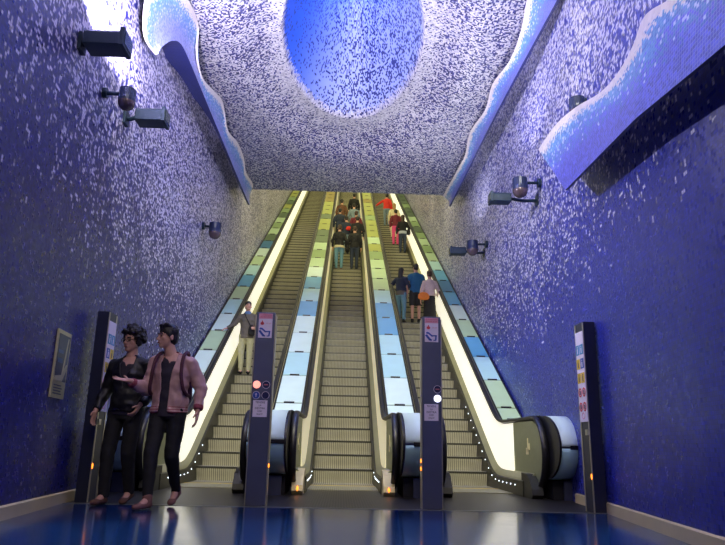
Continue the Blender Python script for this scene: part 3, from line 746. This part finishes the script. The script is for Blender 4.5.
def fuse(mb, name, parent, mats, voxel, smooth=5, paint=None, wrinkle=0, wscale=9, cut=None, thick=0, seed=0):
    """weld overlapping shapes into one continuous skin"""
    me = bpy.data.meshes.new(name + '_raw'); me.from_pydata(mb.v, [], mb.f)
    bm = bmesh.new(); bm.from_mesh(me); bmesh.ops.recalc_face_normals(bm, faces=bm.faces); bm.to_mesh(me); bm.free()
    o = bpy.data.objects.new(name, me); COL.objects.link(o)
    r = o.modifiers.new('r', 'REMESH'); r.mode = 'VOXEL'; r.voxel_size = voxel
    s = o.modifiers.new('s', 'SMOOTH'); s.iterations = smooth; s.factor = .5
    dg = bpy.context.evaluated_depsgraph_get(); nm = bpy.data.meshes.new_from_object(o.evaluated_get(dg))
    bpy.data.objects.remove(o); bpy.data.meshes.remove(me)
    nm.name = name
    if wrinkle:
        ns = [v.normal.copy() for v in nm.vertices]
        for v, q in zip(nm.vertices, ns):
            p = v.co * wscale + V((seed, 0, 0)); v.co += q * wrinkle * (noise.noise(V((p.x, p.y, p.z * 1.8))) + .5 * noise.noise(p * 2.3))
    nm.materials.clear()
    for m in mats: nm.materials.append(m)
    if cut:
        bm = bmesh.new(); bm.from_mesh(nm); bmesh.ops.delete(bm, geom=[f for f in bm.faces if cut(f.calc_center_median())], context='FACES')
        for _ in range(12):                     # even out the cut edge
            mv = {}
            for v in bm.verts:
                nb = [e.other_vert(v) for e in v.link_edges if e.is_boundary]
                if len(nb) == 2: mv[v] = v.co * .5 + (nb[0].co + nb[1].co) * .25
            for v, q in mv.items(): v.co = q
        bm.to_mesh(nm); bm.free()
    for p in nm.polygons:
        p.use_smooth = True; p.material_index = paint(p.center) if paint else 0
    o = bpy.data.objects.new(name, nm); COL.objects.link(o); o.parent = parent
    if thick:
        t = o.modifiers.new('t', 'SOLIDIFY'); t.thickness = thick; t.offset = -1
    return o
def hand(mb, w, d, n, side, curl=.35, spread=.12, s=1.0):
    """palm, four unequal jointed fingers and a thumb; d = finger direction, n = palm normal"""
    d = V(d).normalized(); n = V(n); n = (n - d * n.dot(d)).normalized(); r = d.cross(n).normalized() * side; w = V(w)
    F = Matrix((r, d, n)).transposed()
    mb.ball(w + d * .05 * s, (.040 * s, .056 * s, .016 * s), None, 14, 9, F)
    caps(mb, w - d * .02, w + d * .03, .024 * s, .022 * s)
    for i, ln in enumerate((.066, .076, .071, .055)):
        off = (.028 - .0187 * i); base = w + d * .088 * s + r * off * s
        fd = (d + r * off * spread * 30).normalized(); p = base - fd * .02; rad = .0092 * s
        for j, q in enumerate((.45, .32, .27)):
            a = curl * (j + .4); dd = fd * cos(a) + n * sin(a); e = p + dd * (ln * q + (.02 if j == 0 else 0)) * s
            caps(mb, p, e, rad, rad * .92, seg=8); p = e; rad *= .92
    p = w + d * .022 * s + r * .026 * s; td = (r * .8 + d * .65 + n * .3).normalized(); e = p + td * .042 * s; caps(mb, p, e, .0125 * s, .0105 * s, seg=8)
    td2 = (r * .4 + d * .85 + n * .35).normalized(); caps(mb, e, e + td2 * .03 * s, .0105 * s, .009 * s, seg=8)

POSE = dict(ankR=(.09, 0, .085), ankL=(-.09, 0, .085), kneR=(.095, .025, .49), kneL=(-.095, .025, .49), hipR=(.09, 0, .90), hipL=(-.09, 0, .90),
            neck=(0, -.01, 1.455), head=(0, .025, 1.625), shR=(.172, -.01, 1.372), shL=(-.172, -.01, 1.372), elR=(.245, -.04, 1.12), elL=(-.245, -.04, 1.12),
            wrR=(.25, .05, .88), wrL=(-.25, .05, .88), hdR=(0, .15, -1), hdL=(0, .15, -1), hnR=(-1, .2, 0), hnL=(1, .2, 0),
            toeR=(.05, 1, 0), toeL=(-.05, 1, 0), hyaw=0, hpitch=0, lean=0)
def person(loc, rz, label, H=1.72, pose={}, top=('c_black',), bottom=('trousers', 'c_black'), shoes='c_black', hair=('short', 'hair'), skin='skin',
           detail=0, female=False, group=None, sleeves='long', extras=()):
    p = dict(POSE); p.update(pose); P = empty('person', loc, label, 'person', group, rz); k = H / 1.76; P.scale = (k, k, k)
    vx = .0065 if detail else .013; vc = .0085 if detail else .017
    g = {q: V(v) for q, v in p.items() if isinstance(v, tuple)}
    sh = .93 if female else 1.0
    HM = Matrix.Rotation(p['hyaw'], 3, 'Z') @ Matrix.Rotation(p['hpitch'], 3, 'X'); hc = g['head']
    def h(x, y, z): return hc + HM @ V((x, y, z))
    # ---- body: one skin
    b = MB()
    b.ball(h(0, -.008, .028), (.074, .093, .088), None, 18, 12, HM); b.ball(h(0, .020, -.030), (.060, .070, .085), None, 16, 10, HM)
    b.ball(h(0, .052, -.092), (.034, .030, .024), None, 12, 8, HM)
    caps(b, h(0, .082, .008), h(0, .103, -.030), .009, .0135); b.ball(h(0, .095, -.034), (.018, .014, .010), None, 10, 7, HM)
    caps(b, h(-.035, .072, .022), h(.035, .072, .022), .013, .013)
    caps(b, h(-.016, .078, -.064), h(.016, .078, -.064), .010, .010)
    for s in (-1, 1):
        b.ball(h(s * .076, -.012, -.010), (.011, .020, .032), None, 10, 7, HM); b.ball(h(s * .040, .055, -.022), (.024, .022, .022), None, 10, 7, HM)
    caps(b, g['neck'] + V((0, 0, -.05)), hc + V((0, -.02, -.05)), .060, .054)
    wz = 1.0
    loft(b, [(0, 0, .86, .12, .08), (0, 0, .93, .155, .10), (0, 0, 1.08, .128, .09), (0, 0, 1.26, .152 * sh, .105), (0, 0, 1.38, .150 * sh, .092), (0, -.01, 1.45, .085, .065), (0, -.01, 1.47, .05, .05)])
    for s in 'RL':
        sg = 1 if s == 'R' else -1
        S = V((g['sh' + s].x * sh, g['sh' + s].y, g['sh' + s].z))
        caps(b, V((sg * .06, 0, 1.39)), S, .06, .052); caps(b, S, g['el' + s], .047, .038); caps(b, g['el' + s], g['wr' + s], .038, .025)
        hand(b, g['wr' + s], g['hd' + s], g['hn' + s], sg, p.get('curl' + s, .35), p.get('spread' + s, .12))
        caps(b, g['hip' + s], g['kne' + s], .078, .054); caps(b, g['kne' + s], g['ank' + s], .054, .036)
        caps(b, g['ank' + s], g['ank' + s] + V(p['toe' + s]).normalized() * .10 + V((0, 0, -.05)), .036, .028)
    fuse(b, 'body', P, [M[skin]], vx, 3)
    # ---- clothes
    lay = V((0, 0, 0)); tm = M[top[0]]; hem = p.get('hem', .88)
    b = MB(); e = p.get('puff', .022 if detail else .015)
    q = 1.08 if detail else 1.0
    loft(b, [(0, 0, hem, .163 + e, .118 + e), (0, 0, hem + .10, .160 + e, .112 + e), (0, 0, 1.10, .142 + e, .103 + e), (0, 0, 1.26, .160 * sh + e, .113 + e), (0, -.005, 1.35, .152 * sh + e, .098 + e), (0, -.01, 1.425, .098 + e, .078 + e * .6), (0, -.012, 1.475, .068 + e * .4, .062 + e * .4)])
    for s in 'RL':
        sg = 1 if s == 'R' else -1; S = V((g['sh' + s].x * sh, g['sh' + s].y, g['sh' + s].z)); E_, Wr = g['el' + s], g['wr' + s]
        caps(b, V((sg * .05, -.005, 1.395)), S, .066 + e * .4, .052 + e * .6)
        if sleeves == 'long':
            caps(b, S, E_, .052 + e, .043 + e); caps(b, E_, E_.lerp(Wr, .93), .043 + e, .030 + e * .7, flat1=True)
        else: caps(b, S, S.lerp(E_, .62), .054 + e, .056 + e, flat1=True)
    paint = None; mats = [tm]; cut = None; thick = 0
    if top[0] == 'c_pink':
        mats = [tm, M['c_rib'], M['c_maroon']]
        def paint(c):
            if c.z < hem + .055 and abs(c.x) < .235: return 1 if int((c.z - hem) / .012) % 2 == 0 else 0
            if c.z > 1.445: return 1 if int(c.z / .011) % 2 == 0 else 0
            for s in 'RL':
                if (c - g['wr' + s]).length < .075: return 1
            return 0
        def cut(c): return c.y > .02 and abs(c.x - .015) < .045 + .035 * sm((c.z - 1.15) / .25) and c.z < 1.50
        thick = .008
    if top[0] == 'c_leather':
        def cut(c): return c.y > .03 and abs(c.x) < .0 + .075 * sm((c.z - 1.12) / .30)
        thick = .008
    fuse(b, 'jacket' if sleeves == 'long' else 'shirt', P, mats, vc, 5 if detail else 3, paint, .016 if detail else .012, 8, cut, thick, seed=loc[0] * 3)
    if detail:
        b = MB(); e2 = .008
        loft(b, [(0, 0, hem - .04, .160 + e2, .115 + e2), (0, 0, 1.10, .140 + e2, .10 + e2), (0, 0, 1.26, .158 + e2, .110 + e2), (0, -.005, 1.37, .150 + e2, .094 + e2), (0, -.01, 1.44, .095, .072)])
        fuse(b, 'tee_shirt', P, [M['c_tee']], vc, 2, None, .006, 10, lambda c: c.y > .03 and abs(c.x) < .06 * sm((c.z - 1.35) / .10) )
    kind, bm_ = bottom[0], M[bottom[1]]
    b = MB(); e = .016
    loft(b, [(0, 0, .82, .155, .105), (0, 0, .92, .160 + e * .5, .112 + e * .3), (0, 0, 1.03, .135 + e * .3, .098 + e * .3)])
    if kind in ('trousers', 'shorts'):
        for s in 'RL':
            hp, kn, an = g['hip' + s], g['kne' + s], g['ank' + s]
            if kind == 'trousers':
                caps(b, hp, kn, .084 + e * .6, .060 + e * .7); caps(b, kn, an + V((0, 0, -.02)), .060 + e * .7, p.get('cuff', .046) + e * .4, flat1=True)
            else: caps(b, hp, hp.lerp(kn, .93), .086 + e, .078 + e, flat1=True)
    else:
        zz = p.get('skirt', .30); loft(b, [(0, .01, zz, .20, .17), (0, 0, .6, .18, .15), (0, 0, .90, .165, .118)])
    fuse(b, kind, P, [bm_], vc, 6 if detail else 3, None, .005 if detail else .006, 9, seed=4)
    for s in 'RL':
        a = g['ank' + s]; t = V(p['toe' + s]).normalized(); z0 = a.z - .085; F = frame(t)
        b = MB(); up = F @ V((0, 0, 1))
        caps(b, a + V((0, 0, .02)), a + V((0, 0, -.03)), .047, .046); caps(b, a + t * -.02 - up * .045, a + t * .13 - up * .054, .042, .034, sq=(1.0, .85)); b.ball(a + t * .14 - up * .054, (.043, .060, .030), None, 12, 8, F)
        sole = V(up)
        m2 = [M[shoes], M['c_white'] if shoes == 'c_suede' else M[shoes]]
        fuse(b, 'shoe', P, m2, .010 if detail else .014, 2, lambda c: 1 if (c - a).dot(up) < -.074 else 0)
    # ---- hair, eyes, mouth
    st, hm = hair; b = MB(); rnd = random.Random(int(abs(loc[0] * 100)) + 5)
    hairline = {'short': 0, 'curly': 1, 'long': 2, 'bun': 3}[st]
    if hairline == 1:
        for i in range(150):
            th = rnd.uniform(0, 2 * pi); ph = rnd.uniform(-.35, 1.5); x, y, z = cos(ph) * cos(th), cos(ph) * sin(th), sin(ph)
            if y > .40 and z < .42: continue
            rr = rnd.uniform(.92, 1.18); b.ball(h(x * .104 * rr, y * .112 * rr - .012, z * .118 * rr + .034), rnd.uniform(.020, .031), None, 8, 6)
        for s in (-1, 1): b.ball(h(s * .04, .07, .088), (.05, .03, .028), None, 10, 7, HM); b.ball(h(s * .085, -.01, .0), (.022, .045, .06), None, 10, 7, HM)
        b.ball(h(0, -.02, .045), (.084, .100, .088), None, 16, 10, HM)
    else:
        b.ball(h(0, -.014, .052), (.084, .099, .090), None, 18, 12, HM); b.ball(h(0, -.045, .0), (.074, .070, .085), None, 16, 10, HM)
        if detail:
            for i in range(40):
                t = rnd.uniform(-1, 1); b.ball(h(t * .065, .05 + rnd.uniform(-.03, .022) - .02 * t * t, .105 + rnd.uniform(-.012, .018)), (.016, .03, .018), None, 8, 6, HM)
            for s in (-1, 1): b.ball(h(s * .073, .004, .03), (.010, .03, .042), None, 10, 7, HM)
        if hairline == 2:
            caps(b, h(0, -.05, .02), hc + V((0, -.085, -.20)), .078, .07, sq=(1.1, .7)); 
        if hairline == 3: b.ball(h(0, -.115, .05), .042, None, 12, 8)
    fuse(b, 'hair', P, [M[hm]], .007 if detail else .012, 1, None, (.011 if st == 'curly' else .004) if detail else 0, 48)
    if detail or p.get('face'):
        for s in (-1, 1):
            b = MB(); b.ball(h(s * .033, .083, .000), (.015, .008, .007), M['eye'], 10, 7, HM); b.build('eye', P, smooth=True)
            b = MB(); b.tube([h(s * .015, .092, .026), h(s * .034, .091, .031), h(s * .054, .078, .026)], .0055, M['hair'], 8); b.build('eyebrow', P)
        b = MB(); b.ball(h(0, .090, -.062), (.025, .010, .008), M['lips'], 12, 7, HM); b.build('lips', P, smooth=True)
    for ex in extras:
        b = MB()
        if ex == 'glasses':
            for s in (-1, 1):
                pts = [h(s * .036 + .026 * cos(2 * pi * i / 18), .103 - .012 * abs(cos(2 * pi * i / 18)), .0 + .021 * sin(2 * pi * i / 18)) for i in range(19)]
                b.tube(pts, .003, M['steel_dark'], 6, False); b.tube([h(s * .062, .092, .005), h(s * .078, .0, .01)], .003, M['steel_dark'], 6)
            b.tube([h(-.012, .106, .003), h(.012, .106, .003)], .003, M['steel_dark'], 6); b.build('glasses', P)
        elif ex == 'backpack':
            for s in (-1, 1):
                c = MB(); pts = [(s * .115, -.13, 1.40), (s * .12, -.08, 1.475), (s * .125, .0, 1.475), (s * .135, .09, 1.43), (s * .142, .142, 1.33), (s * .150, .150, 1.22), (s * .168, .125, 1.11), (s * .178, .05, 1.06), (s * .165, -.08, 1.05)]
                P2 = resample3(pts, 26)
                for i in range(len(P2) - 1): caps(c, P2[i], P2[i + 1], .019, .019, seg=8)
                fuse(c, 'backpack_strap', P, [M['c_maroon']], .009, 1)
            c = MB(); loft(c, [(0, -.2, .98, .13, .075), (0, -.2, 1.06, .15, .09), (0, -.19, 1.30, .14, .08), (0, -.18, 1.43, .09, .05)]); fuse(c, 'backpack', P, [M['c_maroon']], .012, 3)
        elif ex[0] == 'bag':
            _, cm, pos, sz, strap = ex
            c = MB(); c.ball(pos, sz, None, 14, 10); c.ball(V(pos) + V((0, 0, -sz[2] * .35)), (sz[0] * 1.02, sz[1] * 1.05, sz[2] * .65), None, 14, 10); o = fuse(c, 'bag', P, [M[cm]], .012, 2)
            if strap:
                c = MB(); P2 = resample3(strap, 20)
                for i in range(19): caps(c, P2[i], P2[i + 1], .012, .012, seg=8)
                fuse(c, 'bag_strap', P, [M[cm]], .010, 1)
        elif ex[0] == 'band':
            c = MB(); _, cm, z0, z1, rx, ry = ex; loft(c, [(0, 0, z0, rx, ry), (0, 0, z1, rx, ry)]); fuse(c, 'shirt_hem', P, [M[cm]], .014, 1)
        elif ex[0] == 'scarf':
            c = MB(); loft(c, [(0, 0, 1.42, .095, .085), (0, .01, 1.47, .085, .085), (0, .01, 1.50, .07, .07)]); fuse(c, 'scarf', P, [M[ex[1]]], .012, 2)
    return P
def resample3(pts, n):
    Pv = [V(p) for p in pts]; out = []
    for i in range(n):
        t = (len(Pv) - 1) * i / (n - 1); k = min(int(t), len(Pv) - 2); f = t - k
        p0, p1, p2, p3 = Pv[max(k - 1, 0)], Pv[k], Pv[k + 1], Pv[min(k + 2, len(Pv) - 1)]
        out.append(.5 * ((2 * p1) + (p2 - p0) * f + (2 * p0 - 5 * p1 + 4 * p2 - p3) * f * f + (3 * p1 - p0 - 3 * p2 + p3) * f ** 3))
    return out
def on_step(k): return YC + RUN * k + .19, RISE * k + .006

# two men walking towards the camera
person((-2.26, 7.08, 0), pi - .15, 'man with curly black hair and glasses in black leather jacket, walking', 1.79,
       dict(ankR=(.09, .10, .085), kneR=(.10, .08, .49), ankL=(-.08, -.10, .12), kneL=(-.09, .04, .49), toeL=(-.05, 1, -.25),
            elR=(.26, -.05, 1.13), wrR=(.28, .09, .90), hdR=(.05, .3, -1), elL=(-.27, -.07, 1.13), wrL=(-.20, .12, .96), hdL=(.25, .4, -.8), curlL=.6, hyaw=-.30, hem=.90),
       ('c_leather',), ('trousers', 'c_black'), 'c_brown', ('curly', 'hair'), detail=1, extras=('glasses',))
person((-1.74, 6.80, 0), pi - .12, 'man in open salmon bomber jacket with maroon backpack straps, gesturing', 1.80,
       dict(ankR=(.05, .20, .085), kneR=(.085, .13, .49), ankL=(-.05, -.26, .15), kneL=(-.075, .02, .48), toeR=(.25, 1, 0), toeL=(-.02, 1, -.45),
            elR=(.235, .03, 1.10), wrR=(.33, .23, 1.17), hdR=(1, .25, .12), hnR=(0, .35, 1), curlR=.12, spreadR=.35,
            elL=(-.285, -.06, 1.13), wrL=(-.30, .03, .90), hdL=(-.02, .15, -1), hyaw=-.80, head=(.065, .05, 1.625), neck=(.01, 0, 1.455), cuff=.038, hem=.88, puff=.024, shR=(.175, -.01, 1.372), shL=(-.175, -.01, 1.372)),
       ('c_pink',), ('trousers', 'c_black'), 'c_suede', ('short', 'hair'), detail=1, extras=('backpack',))
# man coming down on the left escalator
y, z = on_step(9)
person((-2.18, y - .12, z), pi, 'man in grey jacket and pale trousers riding the left escalator', 1.66,
       dict(elR=(.30, .02, 1.18), wrR=(.46, .14, 1.06), hdR=(.5, .6, -.3), hnR=(0, 0, -1), elL=(-.25, .0, 1.12), wrL=(-.22, .2, 1.05), hdL=(.3, 1, 0), hyaw=.35, hpitch=.25, hem=.84, face=1),
       ('c_grey',), ('trousers', 'c_khaki'), 'c_black', ('short', 'hair'), extras=(('bag', 'c_black', (-.14, .17, 1.02), (.09, .05, .14), [(.10, -.05, 1.47), (.06, .10, 1.42), (-.05, .15, 1.22), (-.12, .15, 1.10)]), ('scarf', 'c_scarf')))
# three riders on the right escalator
y, z = on_step(17)
person((1.58, y - .02, z), -.5, 'woman with dark hair, dark jacket and jeans leaning on right escalator handrail', 1.62,
       dict(elL=(-.34, .02, 1.20), wrL=(-.30, .16, 1.0), hdL=(-.2, .6, -.6), elR=(.24, .08, 1.14), wrR=(.14, .22, 1.1), ankL=(-.12, .12, .085), kneL=(-.11, .13, .48), ankR=(.12, -.05, .085), hem=.98),
       ('c_jean_dark',), ('trousers', 'c_jean'), 'c_black', ('long', 'hair'), female=True, extras=(('band', 'c_grey', .86, 1.0, .172, .13),))
person((2.00, y - .03, z), 0.05, 'man in blue T-shirt and dark shorts on the right escalator', 1.74,
       dict(hyaw=.1, elR=(.27, .05, 1.14), wrR=(.24, .2, 1.0), ankL=(-.10, 0, .085)), ('c_teal',), ('shorts', 'c_short'), 'c_black', ('short', 'hair'), sleeves='short')
y, z = on_step(16)
person((2.34, y - .02, z), .1, 'woman in pale blouse and black skirt with orange bag on right escalator', 1.68,
       dict(elR=(.27, .05, 1.16), wrR=(.30, .27, 1.05), hdR=(.3, .8, -.2), hem=.97, skirt=.2), ('c_blouse',), ('skirt', 'c_black'), 'c_black', ('bun', 'hair_brown'), female=True, extras=(('bag', 'c_orange', (-.20, -.10, .95), (.17, .08, .12), None),))
# higher on the right escalator
y, z = on_step(35)
person((2.27, y, z), 0, 'woman in black jacket over pale hem, above the trio on right escalator', 1.66, dict(hem=.98, elR=(.27, -.02, 1.14), wrR=(.30, .12, .96)),
       ('c_black',), ('trousers', 'c_jean_dark'), 'c_black', ('long', 'hair_brown'), female=True, extras=(('band', 'c_light', .88, 1.0, .182, .14), ('bag', 'c_black', (.25, .0, .98), (.09, .12, .14), None)))
y, z = on_step(38)
person((2.08, y, z), .1, 'person in wine-red jacket and bright pink trousers on right escalator', 1.64, dict(hem=.92), ('c_wine',), ('trousers', 'c_hot'), 'c_black', ('short', 'hair'))
y, z = on_step(41)
person((2.10, y, z), 0, 'fair-haired person in cream jacket high on the right escalator', 1.68, dict(hem=.80), ('c_cream',), ('trousers', 'c_cream'), 'c_black', ('long', 'hair_blond'), female=True)
y, z = on_step(47)
person((1.92, y, z), -.2, 'person in red shirt reaching out, topmost on the right escalator', 1.70, dict(elL=(-.38, .05, 1.28), wrL=(-.58, .15, 1.18), hdL=(-1, .2, -.2), hem=.92), ('c_red',), ('trousers', 'c_slate'), 'c_black', ('short', 'hair'))
# crowd going up the middle escalator
y, z = on_step(29)
person((-.25, y, z), .05, 'person in black jacket and light blue jeans, lowest on middle escalator', 1.72, dict(elL=(-.26, .02, 1.12), ankL=(-.10, .04, .085)), ('c_black',), ('trousers', 'c_jean'), 'c_brown', ('short', 'hair_brown'),
       extras=(('band', 'c_cream', .84, .93, .186, .142),))
person((.30, y, z), -.05, 'person in black jacket carrying a bag, beside the one in jeans', 1.68, dict(hem=.86), ('c_black',), ('trousers', 'c_jean_dark'), 'c_black', ('short', 'hair_brown'), extras=(('bag', 'c_black', (-.27, .02, .86), (.08, .13, .16), None),))
for k, x, lab, H, tp, bt, hr, ext in (
    (33, .42, 'dark-clothed person right behind the pair on middle escalator', 1.72, 'c_black', 'c_black', 'hair', ()),
    (34, -.02, 'black-haired person with bright red bag on middle escalator', 1.62, 'c_jean_dark', 'c_slate', 'hair', (('bag', 'c_red', (.1, -.15, 1.15), (.12, .07, .10), None),)),
    (37, -.30, 'person in dark navy top on middle escalator, below the brown jacket', 1.70, 'c_jean_dark', 'c_black', 'hair', ()),
    (36, .38, 'person in wine-coloured coat behind dark-clothed riders on middle escalator', 1.68, 'c_wine', 'c_black', 'hair_brown', ()),
    (40, .30, 'person in slate-blue shirt high on the middle escalator', 1.70, 'c_slate', 'c_black', 'hair', ()),
    (42, -.25, 'person in brown jacket high on the middle escalator, left side', 1.72, 'c_brown', 'c_black', 'hair', ()),
    (46, .32, 'dark-clothed person topmost on the middle escalator', 1.74, 'c_black', 'c_black', 'hair', ())):
    y, z = on_step(k); person((x, y, z), 0, lab, H, {}, (tp,), ('trousers', bt), 'c_black', ('short', hr), extras=ext)

# ------------------------------------------------------------------ light
def aim(o, d): o.rotation_euler = V(d).to_track_quat('-Z', 'Y').to_euler()
def area(name, loc, d, sx, sy, col, e, spread=180):
    l = bpy.data.lights.new(name, 'AREA'); l.shape = 'RECTANGLE'; l.size = sx; l.size_y = sy; l.color = col; l.energy = e; l.spread = radians(spread)
    o = bpy.data.objects.new(name, l); COL.objects.link(o); o.location = loc; aim(o, d); return o
def spot(name, loc, d, ang, col, e, r=.08, blend=.5):
    l = bpy.data.lights.new(name, 'SPOT'); l.spot_size = radians(ang); l.spot_blend = blend; l.color = col; l.energy = e; l.shadow_soft_size = r
    o = bpy.data.objects.new(name, l); COL.objects.link(o); o.location = loc; aim(o, d); return o
spot('flood_beam', (-2.0, 6.0, 4.62), (-.05, .12, 1), 154, (.86, .79, 1), 1250, .06, .25)
spot('flood_beam', (-2.20, 7.75, 4.80), (1, .05, .62), 165, (.86, .82, 1), 620, .06, .5)
spot('flood_beam', (2.2, 9.6, 4.72), (-.55, .0, 1), 165, (.80, .78, 1), 210, .06, .5)
spot('flood_beam', (2.3, 13.9, 5.05), (-.5, .0, 1), 165, (.9, .9, .95), 130, .06, .5)
area('well_light', (CX, CY, 10.1), (-.25, .0, -1), .4, .7, (.16, .34, 1), 230)
for i in range(7):
    y = 18.2 + 3.6 * i
    area('tunnel_tubes', (0, y, CEIL_Z + .15 + (y - EDGE_Y) * S30), (0, .8, -1), 4.5, .5, (1, .91, .44), 125)
for sx in (-1.6, .1, 1.8):
    spot('step_fill_spot', (sx, 4.6, 7.2), (-sx * .1, 8.0, -5.9), 55, (1, .95, .70), 800, .15, .6)  # unseen spots added above the frame to brighten lower steps and end caps
area('hall_fill_light', (0, -.8, 6.6), (0, .55, -1), 3, 1.2, (1, .86, .76), 150)  # unseen fill added behind the camera to light the near men
wd = bpy.data.worlds.new('station_air'); SC.world = wd; wd.use_nodes = True
bg = wd.node_tree.nodes['Background']; bg.inputs[0].default_value = (.11, .13, .42, 1); bg.inputs[1].default_value = .11

# ------------------------------------------------------------------ camera
f_, p_, y_, r_ = 654.446, .257645, .026887, .021536
fw = V((sin(y_) * cos(p_), cos(y_) * cos(p_), sin(p_))); rt = V((cos(y_), -sin(y_), 0)); up = rt.cross(fw)
rt2 = rt * cos(r_) + up * sin(r_); up2 = up * cos(r_) - rt * sin(r_)
cd = bpy.data.cameras.new('camera'); cam = bpy.data.objects.new('camera', cd); COL.objects.link(cam)
mw = Matrix((rt2, up2, -fw)).transposed().to_4x4(); mw.translation = (0, 0, .62958); cam.matrix_world = mw
cd.sensor_width = 36; cd.lens = f_ * 36 / 725; cd.clip_start = .05; cd.clip_end = 200
SC.camera = cam
SC.view_settings.view_transform = 'Standard'; SC.view_settings.look = 'None'; SC.view_settings.gamma = 1; SC.view_settings.exposure = .3
try: SC.view_settings.use_curve_mapping = False
except Exception: pass
